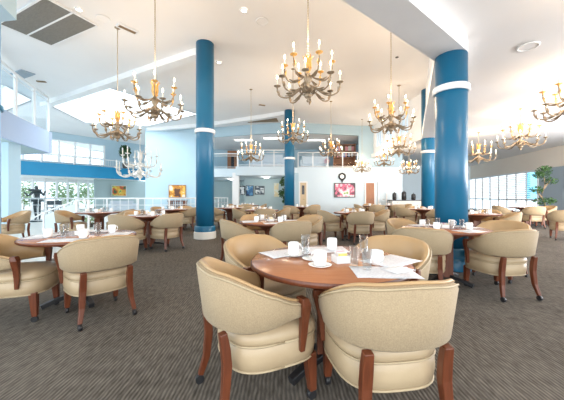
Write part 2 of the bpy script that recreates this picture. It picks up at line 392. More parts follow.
# doors
def door(n, x0, x1, y, z1, m, frame, label):
    d = struct(MB().box(x0, x1, y-.05, y-.004, 0.01, z1).build('door_%d' % n, m), label)
    struct(MB().box(x0-.08, x0, y-.07, y-.004, .01, z1+.08).box(x1, x1+.08, y-.07, y-.004, .01, z1+.08).box(x0, x1, y-.07, y-.004, z1, z1+.08).build('door_frame', frame, d))
    struct(MB().tube([(x1-.1, y-.09, 1.0), (x1-.22, y-.09, 1.0)], .014, 6).tube([(x1-.1, y-.04, 1.0), (x1-.1, y-.09, 1.0)], .014, 6).build('door_handle', 'brass', d))
    return d
d1 = door(1, 1.12, 1.5, 16.99, 2.02, 'tandoor', 'white', 'tan door with a narrow glass light, beside the far blue column')
struct(MB().box(1.22, 1.38, 16.925, 16.935, 1.3, 1.85).build('glass_light', 'granite', d1))
door(2, 5.17, 5.68, 16.99, 2.0, 'oak', 'white', 'brown wooden door right of the television')
d3 = door(3, -2.7+.0, -2.68+.0, 10, .1, 'oak', 'white', 'x') if False else None
door(4, 5.98, 6.4, 16.99, 2.0, 'palewall', 'white', 'pale blue door right of the brown door')
dm = struct(MB().box(-4.45, -3.6, 22.42, 22.49, 2.96, 4.9).build('door_3', 'oak'), 'orange brown door inside the mezzanine')
struct(MB().box(-4.15, -3.9, 22.40, 22.415, 3.5, 4.4).build('glass_light', 'granite', dm))

# ================================================================ COLUMNS
def column(x, y, r, z1, ringz, label, m='blue', plinth=False, ringm='white', group='round blue columns'):
    t = thing('round_column', label, 'column', (x, y, 0), 0, group)
    MB().lathe([(r, 0.001), (r, z1-.0)], 40).build('shaft', m, t)
    MB().lathe([(r+.004, -.052), (r+.028, -.052), (r+.036, -.04), (r+.036, .04), (r+.028, .052), (r+.004, .052)], 40, (0, 0, ringz), caps=False).build('collar', ringm, t)
    MB().lathe([(r+.06, 0.001), (r+.06, .17), (r+.045, .2), (r+.003, .2)], 40, caps=False).build('base_ring', 'counter' if x < 2 else m, t)
    MB().lathe([(r+.04, .2), (r+.04, .33), (r+.02, .36), (r+.003, .36)], 40, caps=False).build('base_moulding', m, t)
    return t
column(-2.2, 7.86, .25, HI-.003, 3.03, 'tall blue round column nearest on the left, up to the high ceiling')
column(.38, 14.0, .255, HI-.003, 3.1, 'slim far blue round column in front of the mezzanine')
column(2.84, 4.62, .238, LB-.003, 2.97, 'thick blue round column at the right under the white beam')
column(5.98, 11.25, .255, HI-.003, 2.99, 'blue round column seen just left of the thick right column')
column(-5.95, 5.45, .27, HI-.003, 2.98, 'blue round column coloured pale as if daylit, at the left edge of the photo', 'daylitblue', ringm='blue')

# ================================================================ RAILINGS
def railing(name, label, path, z0, h, mid=(), post=1.2, m='white', bal=None, glass=False, pr=.03):
    t = thing(name, label, 'railing', (*path[0], z0))
    ox, oy = path[0]
    P = [Vector((x-ox, y-oy, 0)) for x, y in path]
    b = MB(); b.tube([p+V(0, 0, h) for p in P], pr*1.2, 8)
    b.build('top_rail', m, t)
    for z in mid: MB().tube([p+V(0, 0, z) for p in P], pr*.6, 6).build('rail', m, t)
    last = None
    bb = MB(); gl = MB()
    for a, c in zip(P, P[1:]):
        L = (c-a).length; n = max(1, round(L/post))
        for i in range(n+1):
            q = a.lerp(c, i/n)
            if last is not None and (q-last).length < .2: continue
            last = q.copy(); MB().box(q.x-pr, q.x+pr, q.y-pr, q.y+pr, .002, h).build('post', m, t)
        if bal:
            k = max(2, round(L/bal))
            for i in range(1, k):
                q = a.lerp(c, i/k); bb.box(q.x-.009, q.x+.009, q.y-.009, q.y+.009, .08, h-.02)
        if glass: gl.wall((a.x, a.y), (c.x, c.y), .08, h-.08, .008)
    if bal: o = bb.build('balusters', m, t); o['kind'] = 'stuff'
    else: bb.bm.free()
    if glass: gl.build('glass_panel', 'pane', t)
    else: gl.bm.free()
    return t
railing('balcony_railing', 'white metal railing with glass on the near left balcony', [(x-.06, y) for x, y in bal], 3.95, 1.47, (1.3,), 2.0, 'white', glass=True, pr=.04)
railing('mezzanine_railing', 'white railing on the middle mezzanine left of the far blue column', [(-2.65, 16.36), (.25, 16.36)], 2.95, .98, (.84, .1), .72, 'white', glass=True)
railing('mezzanine_railing', 'white railing on the left mezzanine beside the tall blue column', [(-4.6, 17.56), (-2.8, 17.56)], 2.95, .95, (.8, .1), 1.2, 'white', glass=True)
railing('mezzanine_railing', 'white railing on the mezzanine above the television wall', [(1.0, 17.12), (4.7, 17.12)], 2.95, .95, (.8, .1), .92, 'white', glass=True)
railing('upper_floor_railing', 'white baluster railing above the bright blue band', [al(0, .06), al(.95, .06)], 3.38, .55, (.1,), 1.6, 'white', bal=.16)
railing('atrium_railing', 'long white baluster railing across the atrium behind the left tables', [(-11.9, 12.2), (-5.0, 12.2), (-4.4, 14), (-3.4, 17.2)], 0, 1.09, (.80, .45, .12), 1.3, 'white', bal=.36, pr=.026)
st = thing('stair_guard', 'pale blue sloping stair guard with white handrail at the far left', 'railing', (-8.4, 9.7, 0))
MB().rings([[(-.0, 0, .01), (0, .06, .01), (0, .06, .52), (0, 0, .52)], [(1.15, 0, .01), (1.15, .06, .01), (1.15, .06, .95), (1.15, 0, .95)]], smooth=False).build('guard_panel', 'palewall', st)
MB().tube([(-.6, 0, .30), (0, 0, .62), (1.15, 0, 1.05), (1.6, 0, 1.05)], .024, 8).build('handrail', 'white', st)
for x, h in ((-.55, .3), (0, .6), (1.15, 1.03), (1.58, 1.03)): MB().box(x-.025, x+.025, -.025, .025, .002, h).build('post', 'white', st)

# ================================================================ CEILING FITTINGS
def ceil_quad(name, label, cat, c, u, L, W, z, m, frame=True, group=None, bars=1):
    t = thing(name, label, cat, (c[0], c[1], z), math.atan2(u[1], u[0]), group)
    for i in range(bars):
        w0 = -W/2+i*W/bars; MB().box(-L/2, L/2, w0+.02, w0+W/bars-.02, -.03, -.003).build('grille', m, t)
    if frame:
        f = MB()
        for y in [-W/2+i*W/bars for i in range(bars+1)]: f.box(-L/2-.02, L/2+.02, y-.02, y+.02, -.04, -.003)
        f.box(-L/2-.04, -L/2, -W/2, W/2, -.04, -.003).box(L/2, L/2+.04, -W/2, W/2, -.04, -.003)
        f.build('frame', 'white', t)
    return t
ceil_quad('ceiling_grille', 'large double dark grey ceiling grille at the upper left', 'ceiling vent', (-5.88, 6.92), (1.72, -.82), 2.1, 1.12, HI-.02, 'grille', bars=2)
ceil_quad('ceiling_vent', 'small brown slot vent in the ceiling right of the large grille', 'ceiling vent', (-4.0, 7.12), (.62, .8), .42, .17, HI-.02, 'brownvent')
ceil_quad('ceiling_vent', 'dark blue grey vent above the left balcony railing', 'ceiling vent', (-9.2, 9.75), (1.7, -.8), .8, .45, HI-.02, 'greywall', False)
ceil_quad('ceiling_vent', 'tiny brown ceiling vent near the end of the left beam', 'ceiling vent', (-9.1, 10.4), (1, .2), .3, .14, HI-.02, 'brownvent', False)
ceil_quad('ceiling_vent', 'long tan grille in the ceiling left of the far blue column', 'ceiling vent', (-1.15, 15.75), (1, -.12), 1.8, .72, HI-.02, 'brownvent', False)
ceil_quad('ceiling_vent', 'tiny brown ceiling vent between the two tall chains', 'ceiling vent', (-.95, 13.1), (1, .4), .3, .14, HI-.02, 'brownvent', False)
def disc(name, label, cat, px, py, z, r, m, rim=True):
    Y = (z-CAMZ)*F/(196-py); X = (px-282)*Y/F
    t = thing(name, label, cat, (X, Y, z-.004))
    MB().lathe([(r, -.012), (r, -.001)], 24).build('lens' if m == 'lamp' else 'cover', m, t)
    if rim: MB().lathe([(r, -.001), (r, -.02), (r+.025, -.02), (r+.03, -.001)], 24, caps=False).build('rim', 'white', t)
    return t
HC = HI-.02
for px, py, lab in ((79, 9, 'round recessed downlight right of the large ceiling grille'), (244, 10, 'round recessed downlight at the top of the ceiling left of centre'), (219, 62, 'round recessed downlight just right of the tall blue column top')):
    disc('downlight', lab, 'ceiling light', px, py, HC, .06, 'lamp')
for px, py, lab in ((103, 18, 'round white ceiling speaker above the left brown vent'), (262, 21, 'round white ceiling speaker left of the central chandelier chain')):
    disc('ceiling_speaker', lab, 'speaker', px, py, HC, .13, 'ceiling')
disc('ceiling_speaker', 'round white speaker in the low ceiling at the right', 'speaker', 528, 46, LO, .13, 'ceiling')
disc('smoke_detector', 'small black sensor on the ceiling beside the right tall chain', 'smoke detector', 397, 57, HC, .05, 'black', False)
disc('smoke_detector', 'small dark sensor on the ceiling right of the far column', 'smoke detector', 322, 125, HC, .12, 'brownvent', False)

# ================================================================ CHAIR
def shell(par, z0f, z1f, t0, t1, inner=False):
    """closed barrel shell: par = list of (x, y, nx, ny, u)"""
    rs = []
    for x, y, nx, ny, u in par:
        z0, z1 = z0f(u), z1f(u); h = z1-z0
        def P(o, z):
            fl = .13*(z-.45)
            return (x+nx*(o+fl), y+ny*(o+fl), z)
        if not inner:
            ring = [P(t1, z0+.02), P(t1*1.0, z0+h*.5), P(t1, z1-.03), P(t1*.8, z1-.01), P((t0+t1)/2, z1-.002), P(t0+.006, z1-.02), P(t0+.006, z0+.02), P((t0+t1)/2, z0)]
        else:
            ring = [P(t0+.012, z0+.015), P(t0+.012, z1-.014), P((t0+t1)/2+.008, z1+.004), P((t0+t1)/2-.008, z1+.012), P(t0+.004, z1+.002), P(t0-.014, z1-.03), P(t0-.024, z0+h*.5), P(t0-.016, z0+.02), P(t0, z0+.006)]
        rs.append(ring)
    return rs
def smooth(a, b, t): t = max(0, min(1, (t-a)/(b-a))); return t*t*(3-2*t)
Wc, Dc, Ys = .262, .235, -.01
par = []
N1 = 16
arc = PI/2*.25; stt = .15; tot = arc+stt
pp = []
for i in range(-N1, N1+1):
    a = PI/2*i/N1; pp.append((Wc*math.copysign(abs(math.sin(a))**.86, math.sin(a)), Ys-Dc*math.cos(a)**.86 if abs(i) < N1 else Ys, math.sin(a), -math.cos(a), abs(i)/N1*arc/tot))
left = [(-Wc+(.018*k/6 if 1 else 0), Ys+stt*k/6, -1, 0, (arc+stt*k/6)/tot) for k in range(6, 0, -1)]
right = [(-x, y, 1, 0, u) for x, y, nx, ny, u in left[::-1]]
par = left+pp+right
ztop = lambda u: .815-.175*(.5*smooth(.32, .95, u)+.5*max(0, (u-.30)/.70))-.015*smooth(0, .3, u)
zbot = lambda u: .495+.03*smooth(.45, 1, u)
def superell(w, d, n=40, e=3.2, cy=0):
    out = []
    for i in range(n):
        a = 2*PI*i/n; c, s_ = math.cos(a), math.sin(a)
        out.append((w*math.copysign(abs(c)**(2/e), c), cy+d*math.copysign(abs(s_)**(2/e), s_)))
    return out
def seat_ring(w, d, z, front=1.06):
    return [(x*(1+(front-1)*(y/d)), y*1.0+.062, z) for x, y in superell(w, d)]
def make_chair():
    t = thing('dining_chair', '', 'chair', (0, 0, 0), 0)
    st = MB().rings([seat_ring(.23, .235, .252), seat_ring(.262, .265, .265), seat_ring(.272, .274, .33), seat_ring(.268, .272, .395), seat_ring(.258, .262, .405),
                     seat_ring(.270, .274, .415), seat_ring(.274, .278, .435), seat_ring(.264, .268, .470), seat_ring(.215, .225, .492), seat_ring(.1, .11, .498)]).build('seat', 'seat', t)
    b = MB()
    for z, w_ in ((.405, .268), (.268, .262)):
        r = seat_ring(w_, w_+.004, z); b.tube([Vector(p) for p in r]+[Vector(r[0])], .0065, 5)
    b.build('piping', 'piping', st)
    br = MB().rings(shell(par, zbot, ztop, 0, .055)).build('backrest', 'cream', t)
    MB().rings(shell(par, zbot, ztop, 0, .055, True)).build('lining', 'tan', br)
    b = MB(); sm_ = []
    for x, y, nx, ny, u in par:
        z = ztop(u)-.012; o = .05+.13*(z-.45); sm_.append((x+nx*o, y+ny*o, z))
    b.tube(sm_, .0055, 5).build('piping', 'piping', br)
    for s in (-1, 1):
        MB().bar([(s*.306, .150, .648), (s*.308, .160, .61), (s*.300, .165, .52), (s*.290, .165, .44), (s*.285, .160, .34)], [.042, .054, .046, .042, .030], [.07, .072, .040, .032, .026], (0, 1, 0)).build('arm_post', 'wood', t, .006)
        l = MB().bar([(s*.195, -.262, .50), (s*.195, -.248, .42), (s*.197, -.240, .33), (s*.206, -.252, .18), (s*.228, -.285, .055)], [.046, .052, .052, .045, .034], [.040, .046, .046, .040, .032], (1, 0, 0)).build('leg', 'wood', t, .005)
        MB().tube([(s*.228-.014, -.29, .028), (s*.228+.014, -.29, .028)], .0275, 12).tube([(s*.228, -.285, .06), (s*.228, -.288, .03)], .012, 6).build('caster', 'black', l)
        l = MB().bar([(s*.215, .255, .28), (s*.218, .262, .18), (s*.222, .27, .055)], [.064, .056, .042], [.064, .056, .042], (1, 0, 0)).build('leg', 'wood', t, .005)
        MB().tube([(s*.222-.014, .267, .028), (s*.222+.014, .267, .028)], .0275, 12).tube([(s*.222, .27, .06), (s*.222, .269, .03)], .012, 6).build('caster', 'black', l)
    return t
def make_table():
    t = thing('round_table', '', 'table', (0, 0, 0), 0, 'round dining tables')
    tp = MB().lathe([(.001, .715), (.50, .715), (.535, .718), (.55, .728), (.552, .740), (.546, .750), (.001, .7505)], 56, caps=False).build('tabletop', 'tabletop', t)
    MB().lathe([(.5385, .7120), (.556, .722), (.5575, .738), (.552, .7485)], 56, caps=False).build('edge_band', 'wood', tp)
    MB().lathe([(.10, .56), (.13, .60), (.30, .695), (.33, .714)], 24).build('apron', 'darkwood', t)
    MB().box(-.085, .085, -.085, .085, .08, .60).build('pedestal', 'darkwood', t, .008)
    for k in range(4):
        a = PI/4+k*PI/2; c, s = math.cos(a), math.sin(a)
        MB().bar([(c*.05, s*.05, .10), (c*.22, s*.22, .075), (c*.36, s*.36, .03)], [.07, .06, .05], [.05, .04, .05], (-s, c, 0)).build('foot', 'black', t, .006)
    return t
chair0 = make_chair(); table0 = make_table()
index(None)
used = {'chair': False, 'table': False, 'mug': False}
def place(kind, proto, loc, rz, label, group, scale=1):
    if not used.get(kind):
        used[kind] = True; proto.location = loc; proto.rotation_euler = (0, 0, rz); proto['label'] = label; proto.scale = (scale,)*3
        if group: proto['group'] = group
        return proto
    return dup(proto, loc, rz, label, group, scale)
TAB = {   # key: (x, y, how to find it)
 'near': (.335, 1.96, 'the nearest table'),
 'right': (2.28, 3.86, 'the table before the thick right column'),
 'left': (-2.30, 3.16, 'the nearest table on the left'),
 'leftmid': (-3.12, 6.5, 'the table left of the tall column'),
 'leftfar': (-3.75, 9.4, 'the table below the orange picture'),
 'atrium': (-5.15, 7.75, 'the table near the bronze statue'),
 'midleft': (-.2, 4.9, 'the table behind the nearest one'),
 'mid': (2.0, 7.65, 'the table in line with the television'),
 'behindfour': (-.65, 8.95, 'the table below the three pictures'),
 'colright': (-2.0, 10.6, 'the table right of the tall column'),
 'lobby': (-1.7, 13.6, 'the farthest table under the mezzanine'),
 'fardoor': (.85, 11.6, 'the table below the tan door'),
 'tv': (4.3, 12.8, 'the table below the brown door'),
 'buffet': (5.35, 13.3, 'the table before the buffet counter'),
 'slim': (4.95, 9.6, 'the table left of both right columns'),
 'window': (5.0, 7.1, 'the table right of the thick column'),
 'tree': (9.75, 11.0, 'the table by the right hand windows'),
}
for k, (x, y, ph) in TAB.items():
    place('table', table0, (x, y, 0), R.uniform(-.3, .3), 'round cherry wood pedestal table, ' + ph, 'round dining tables')
def face(fx, fy): return math.atan2(fy, fx)-PI/2
CH_ = [  # table, x, y, facing, words
 ('near', -.165, 1.70, (.88, .47), 'cream barrel chair in the left foreground, seen from behind at'),
 ('near', .545, 1.52, (-.13, .99), 'cream barrel chair in the foreground, back to the viewer at'),
 ('near', -.15, 2.46, (.70, -.71), 'tan lined barrel chair at the far left side of'),
 ('near', .90, 2.40, (-.72, -.69), 'tan lined barrel chair at the far right side of'),
 ('right', 2.70, 3.42, (-.10, .99), 'right cream chair with its back turned at'),
 ('right', 1.80, 3.55, (.45, .89), 'left cream chair with its back turned at'),
 ('right', 2.07, 4.45, (.5, -.86), 'tan barrel chair at the far left of'),
 ('right', 3.24, 4.1, (-.85, -.52), 'tan barrel chair at the far right of'),
 ('left', -1.86, 2.81, (-.74, .67), 'tan chair with its back turned in front of'),
 ('left', -2.68, 2.75, (.95, .31), 'barrel chair cut by the left picture edge at'),
 ('leftmid', -2.62, 6.25, (-.84, .53), 'barrel chair seen from behind right of'),
 ('leftmid', -3.3, 5.88, (.25, .97), 'barrel chair seen from behind left front of'),
 ('leftmid', -3.62, 7.0, (.75, -.66), 'barrel chair behind at the far side of'),
 ('leftfar', -3.25, 9.55, (-.95, .1), 'barrel chair on the right of'),
 ('leftfar', -4.25, 9.7, (.9, -.3), 'barrel chair on the left of'),
 ('leftfar', -3.7, 10.25, (0, -1), 'barrel chair on the far side of'),
 ('atrium', -5.68, 7.4, (.98, .2), 'barrel chair in side view at the left of'),
 ('atrium', -4.62, 7.9, (-.97, -.1), 'barrel chair on the right of'),
 ('atrium', -6.85, 7.0, (-.5, -.85), 'barrel chair beside the pale pier, well left of'),
 ('midleft', -.70, 4.64, (.82, .45), 'barrel chair seen from behind at the left of'),
 ('midleft', .13, 4.52, (-.35, .93), 'barrel chair seen from behind at the right of'),
 ('midleft', -.48, 5.48, (.35, -.93), 'barrel chair at the far left of'),
 ('midleft', .44, 5.4, (-.80, -.55), 'tan barrel chair at the far right of'),
 ('mid', 2.0, 7.05, (0, 1), 'barrel chair seen from behind in front of'),
 ('mid', 1.32, 7.55, (.95, .25), 'barrel chair in side view left of'),
 ('mid', 2.66, 7.72, (-.98, .1), 'barrel chair in side view right of'),
 ('mid', 2.1, 8.25, (-.1, -1), 'barrel chair facing the viewer behind'),
 ('behindfour', -.52, 8.4, (-.1, 1), 'barrel chair seen from behind in front of'),
 ('behindfour', -1.24, 8.75, (.95, .25), 'barrel chair in side view left of'),
 ('behindfour', -.06, 9.1, (-1, -.1), 'barrel chair right of'),
 ('behindfour', -.8, 9.55, (.1, -1), 'barrel chair facing the viewer behind'),
 ('colright', -2.45, 10.2, (.7, .7), 'barrel chair at the left front of'),
 ('colright', -1.5, 10.4, (-.9, .3), 'barrel chair at the right front of'),
 ('colright', -1.9, 11.2, (0, -1), 'barrel chair on the far side of'),
 ('lobby', -1.65, 13.0, (0, 1), 'barrel chair in front of'),
 ('lobby', -2.3, 13.6, (1, 0), 'barrel chair on the left of'),
 ('lobby', -1.1, 13.7, (-1, 0), 'barrel chair on the right of'),
 ('fardoor', 1.2, 11.1, (-.4, .9), 'barrel chair at the right front of'),
 ('fardoor', .4, 11.2, (.6, .8), 'barrel chair at the left front of'),
 ('fardoor', 1.3, 12.0, (-.8, -.6), 'barrel chair at the far right of'),
 ('tv', 3.72, 12.9, (1, 0), 'barrel chair on the left of'),
 ('tv', 4.2, 12.2, (.1, 1), 'barrel chair in front of'),
 ('tv', 4.35, 13.5, (.1, -1), 'barrel chair behind'),
 ('buffet', 5.3, 12.7, (0, 1), 'barrel chair seen from behind in front of'),
 ('buffet', 5.95, 13.4, (-1, 0), 'barrel chair on the right of'),
 ('slim', 4.35, 9.65, (.95, .3), 'barrel chair on the left of'),
 ('slim', 5.05, 8.95, (-.1, 1), 'barrel chair seen from behind in front of'),
 ('slim', 5.1, 10.2, (-.1, -1), 'barrel chair on the far side of'),
 ('window', 5.42, 6.72, (-.85, .5), 'cream barrel chair right front of'),
 ('window', 5.55, 7.5, (-.8, -.6), 'barrel chair on the far right of'),
 ('window', 4.45, 7.35, (.9, -.4), 'barrel chair on the far left of'),
 ('tree', 8.98, 11.2, (1, -.1), 'barrel chair in side view left of'),
 ('tree', 9.45, 10.35, (.3, .95), 'barrel chair seen from behind in front of'),
 ('tree', 10.4, 10.9, (-1, .1), 'barrel chair on the right of'),
 ('tree', 7.75, 7.55, (.55, .83), 'barrel chair at the right picture edge, before'),
]
cnt = 0
for k, x, y, f, lab in CH_:
    place('chair', chair0, (x, y, 0), face(*f), lab+' '+TAB[k][2], 'upholstered barrel dining chairs')

# ================================================================ TABLEWARE
def make_mug():
    t = thing('mug', '', 'mug', (0, 0, 0), 0)
    MB().lathe([(.030, .0), (.036, .004), (.040, .02), (.042, .05), (.041, .088), (.038, .094), (.036, .09), (.037, .05), (.03, .012), (.001, .010)], 24, caps=False).build('cup', 'china', t)
    MB().tube([(.039, 0, .078), (.052, 0, .078), (.060, 0, .060), (.057, 0, .036), (.040, 0, .022)], .0055, 7).build('handle', 'china', t)
    return t
def make_glass(h=.125, r=.030):
    return MB().lathe([(.001, .0), (r*.82, 0), (r*.84, .004), (r, h), (r-.0025, h), (r*.78, .012), (.001, .012)], 20, caps=False).build('drinking_glass', 'glass')
def make_saucer():
    return MB().lathe([(.001, .003), (.038, .0), (.045, .003), (.073, .013), (.074, .016), (.070, .0155), (.044, .007), (.001, .006)], 32, caps=False).build('saucer', 'china')
def make_mat(w=.36, d=.25, m='paper', name='placemat'):
    b = MB(); r = [[(x*w/6-w/2, y*d/4-d/2, .0015+.0012*math.sin(x*1.7+y)) for y in range(5)] for x in range(7)]
    b.rings(r, close=False, caps=False); o = b.build(name, m)
    s = o.modifiers.new('thick', 'SOLIDIFY'); s.thickness = .0008; s.offset = 1
    return o
mug0 = make_mug(); glass0 = make_glass(); tall0 = make_glass(.165, .031); sauc0 = make_saucer(); mat0 = make_mat(); nap0 = make_mat(.17, .12, 'paperp', 'napkin')
tag(glass0, '', 'glass'); tag(tall0, '', 'glass'); tag(sauc0, '', 'saucer'); tag(mat0, '', 'placemat'); tag(nap0, '', 'napkin')
tall0.name = 'tall_glass'
index(None)
TZ = .7512
def put(kind, proto, x, y, z, rz, label, group): return place(kind, proto, (x, y, z), rz, label, group)
# nearest table, each thing by its look and neighbours
near = ' on the nearest table'
put('mat', mat0, .60, 1.62, TZ, -.05, 'printed paper sheet under the glasses at the front right'+near, 'paper placemats')
put('mat', mat0, .755, 1.90, TZ, .6, 'printed paper sheet at the right rim'+near, 'paper placemats')
put('mat', mat0, .03, 2.17, TZ, .55, 'printed paper sheet behind the saucer at the left'+near, 'paper placemats')
put('mat', mat0, .36, 2.30, TZ, .05, 'printed paper sheet at the far rim'+near, 'paper placemats')
put('nap', nap0, .70, 1.66, TZ+.004, .5, 'small folded white napkin lying on the front printed sheet'+near, 'white napkins')
put('sauc', sauc0, .087, 2.04, TZ+.0045, 0, 'white saucer at the left side'+near, 'white saucers')
put('sauc', sauc0, .242, 1.75, TZ, 0, 'white saucer closest to the viewer'+near, 'white saucers')
put('sauc', sauc0, .215, 1.93, TZ, 0, 'white saucer just behind the closest one'+near, 'white saucers')
put('mug', mug0, .087, 2.04, TZ+.0125, .4, 'white mug on the left saucer'+near, 'white mugs')
put('mug', mug0, .242, 1.75, TZ+.008, 2.6, 'white mug on the closest saucer'+near, 'white mugs')
put('mug', mug0, .416, 2.29, TZ+.004, 1.0, 'white mug at the far rim'+near, 'white mugs')
put('mug', mug0, .62, 1.80, TZ, -1.2, 'white mug right of the clear glasses'+near, 'white mugs')
put('glass', glass0, .46, 1.755, TZ+.0045, 0, 'clear glass right of the sugar caddy'+near, 'clear glasses')
put('glass', glass0, .515, 1.665, TZ+.0045, 0, 'clear glass closest to the viewer'+near, 'clear glasses')
put('tall', tall0, .168, 1.98, TZ+.0045, 0, 'tall clear glass right of the left saucer'+near, 'clear glasses')
put('tall', tall0, .585, 1.97, TZ, 0, 'tall clear glass behind the front glasses'+near, 'clear glasses')
cd = thing('sugar_caddy', 'small square white caddy of sweetener packets on the nearest table', 'caddy', (.40, 1.87, TZ), .25)
b = MB(); s = .048
b.box(-s, s, -s, s, 0, .006)
for a in ((-s, -s, s, -s+.005), (-s, s-.005, s, s), (-s, -s, -s+.005, s), (s-.005, -s, s, s)): b.box(a[0], a[2], a[1], a[3], 0, .05)
b.build('dish', 'china', cd)
for i, m in enumerate(['yellow', 'paperp', 'yellow', 'paperp', 'paperp', 'pink', 'paperp', 'paperp']):
    MB().box(-.034+.004*(i % 3), .026+.004*(i % 3), -.040+i*.0105, -.038+i*.0105, .007, .066+.006*(i % 2)).build('packet', m, cd)
# the other tables
sides = [('left side', PI), ('near side', -PI/2), ('right side', 0), ('far side', PI/2)]
for k, (x, y, ph) in TAB.items():
    if k == 'near': continue
    rot = R.uniform(-.35, .35)
    for nm, a in sides:
        a2 = a+rot; c, s = math.cos(a2), math.sin(a2)
        put('mat', mat0, x+c*.38, y+s*.38, TZ, a2+PI/2, 'white paper placemat on the %s of %s' % (nm, ph), 'paper placemats')
        put('mug', mug0, x+c*.27-s*.12, y+s*.27+c*.12, TZ+.004, R.uniform(0, 6), 'white mug on the %s of %s' % (nm, ph), 'white mugs')
        if y < 9 or nm in ('left side', 'right side'):
            put('glass', glass0, x+c*.20+s*.10, y+s*.20-c*.10, TZ+.001, 0, 'clear glass on the %s of %s' % (nm, ph), 'clear glasses')
        if y < 9: put('nap', nap0, x+c*.39, y+s*.39, TZ+.0045, a2+PI/2+.3, 'folded white napkin on the %s of %s' % (nm, ph), 'white napkins')
    t = dup(cd, (x, y, TZ), rot, 'white caddy of sweetener packets on '+ph, 'sugar caddies') if False else None
cd['group'] = 'sugar caddies'
index(None)
for k, (x, y, ph) in TAB.items():
    if k == 'near': continue
    dup(cd, (x, y, TZ), R.uniform(0, 1.5), 'white caddy of sweetener packets on '+ph, 'sugar caddies')

# ================================================================ CHANDELIERS
def bez(pts, n=12):
    out = []
    P = [Vector(p) for p in pts]
    ext = [P[0]*2-P[1]]+P+[P[-1]*2-P[-2]]
    for i in range(1, len(ext)-2):
        a, b, c, d = ext[i-1:i+3]
        for k in range(n):
            t = k/n; out.append(.5*((2*b)+(-a+c)*t+(2*a-5*b+4*c-d)*t*t+(-a+3*b-3*c+d)*t**3))
    out.append(P[-1]); return out
def make_chandelier(metal='brass', leaf='gold', lit=True):
    t = thing('chandelier', '', 'chandelier', (0, 0, 0), 0, 'candle chandeliers')
    MB().lathe([(.004, 0), (.022, .012), (.03, .035), (.016, .055), (.05, .085), (.075, .12), (.05, .16), (.03, .18), (.085, .215), (.10, .25), (.07, .30), (.032, .34),
                (.055, .38), (.075, .43), (.05, .49), (.028, .54), (.045, .60), (.05, .66), (.02, .72), (.012, .80), (.010, .86)], 16).build('stem', metal, t)
    for k in range(7):
        a = 2*PI*k/7; c, s = math.cos(a), math.sin(a)
        MB().bar(bez([(c*.02, s*.02, .52), (c*.06, s*.06, .64), (c*.055, s*.055, .76), (c*.10, s*.10, .84)], 4), [.03]*4+[.055]*4+[.05, .045, .035, .02, .01], .008, (-s, c, 0)).build('leaf', leaf, t)
    for k in range(8):
        a = 2*PI*k/8+.2; c, s = math.cos(a), math.sin(a)
        MB().bar(bez([(c*.03, s*.03, .20), (c*.10, s*.10, .16), (c*.16, s*.16, .20), (c*.18, s*.18, .27)], 4), [.02]*4+[.05]*4+[.045, .04, .03, .02, .008], .008, (-s, c, 0)).build('leaf', metal, t)
    def arm(a, pts, rb, zb, gm):
        c, s = math.cos(a), math.sin(a); f = lambda r, z: (c*r, s*r, z)
        ar = MB().tube(bez([f(r, z) for r, z in pts], 5), .0115, 7, 1.25)
        # a leaf wrapped on the rising end of the arm
        q = [f(r, z) for r, z in pts][-3:]
        ar = ar.build('arm', metal, t)
        q = [Vector(v) for v in q]; mid = q[0].lerp(q[1], .5)
        MB().bar([Vector(f(*pts[1])), Vector(f(*pts[2]))+V(0, 0, .02), Vector(f(*pts[3]))+V(0, 0, .035)], [.02, .07, .012], [.012, .02, .008], (-s, c, 0)).build('leaf', metal, ar)
        MB().bar([q[0], q[0].lerp(q[1], .6)+V(-c*.012, -s*.012, 0), q[1].lerp(q[2], .5)+V(-c*.03, -s*.03, 0)], [.02, .06, .012], [.012, .022, .008], (-s, c, 0)).build('leaf', gm, ar)
        MB().lathe([(.004, -.05), (.014, -.035), (.012, -.012), (.03, -.004), (.062, .012), (.064, .018), (.02, .01), (.016, .022), (.018, .03)], 14, f(rb, zb)).build('drip_pan', gm, ar)
        MB().lathe([(.013, .026), (.013, .14)], 10, f(rb, zb)).build('candle', 'candle', ar)
        MB().lathe([(.004, .140), (.014, .156), (.016, .172), (.010, .195), (.002, .222)], 10, f(rb, zb)).build('bulb', 'bulb' if lit else 'china', ar)
    for k in range(8):
        arm(2*PI*k/8, [(.03, .30), (.16, .23), (.30, .13), (.42, .11), (.52, .15), (.565, .23), (.57, .29)], .57, .32, metal)
    for k in range(6):
        arm(2*PI*k/6+.26, [(.03, .50), (.13, .43), (.25, .38), (.35, .41), (.41, .50), (.43, .59), (.43, .65)], .43, .69, leaf)
    return t
def chain(z0, z1, x, y, parent, sc):
    h = (z1-z0)/sc; b = MB(); b.tube([(0, 0, .85), (0, 0, .85+h)], .0075, 6)
    n = min(60, int(h/.05))
    for i in range(n): b.ball((0, 0, .87+i*(h-.05)/n), .016, 6, 1.4)
    b.build('chain', 'chain' if parent['metal'] else 'silver', parent)
    MB().lathe([(.012, .80+h), (.03, .825+h), (.07, .84+h), (.075, .85+h)], 20).build('ceiling_rose', 'brass', parent)
LZ = HI-.02
ch_p = make_chandelier(); ch_s = make_chandelier('silver', 'silver', False)
ch_p['metal'] = 1; ch_s['metal'] = 0
index(None)
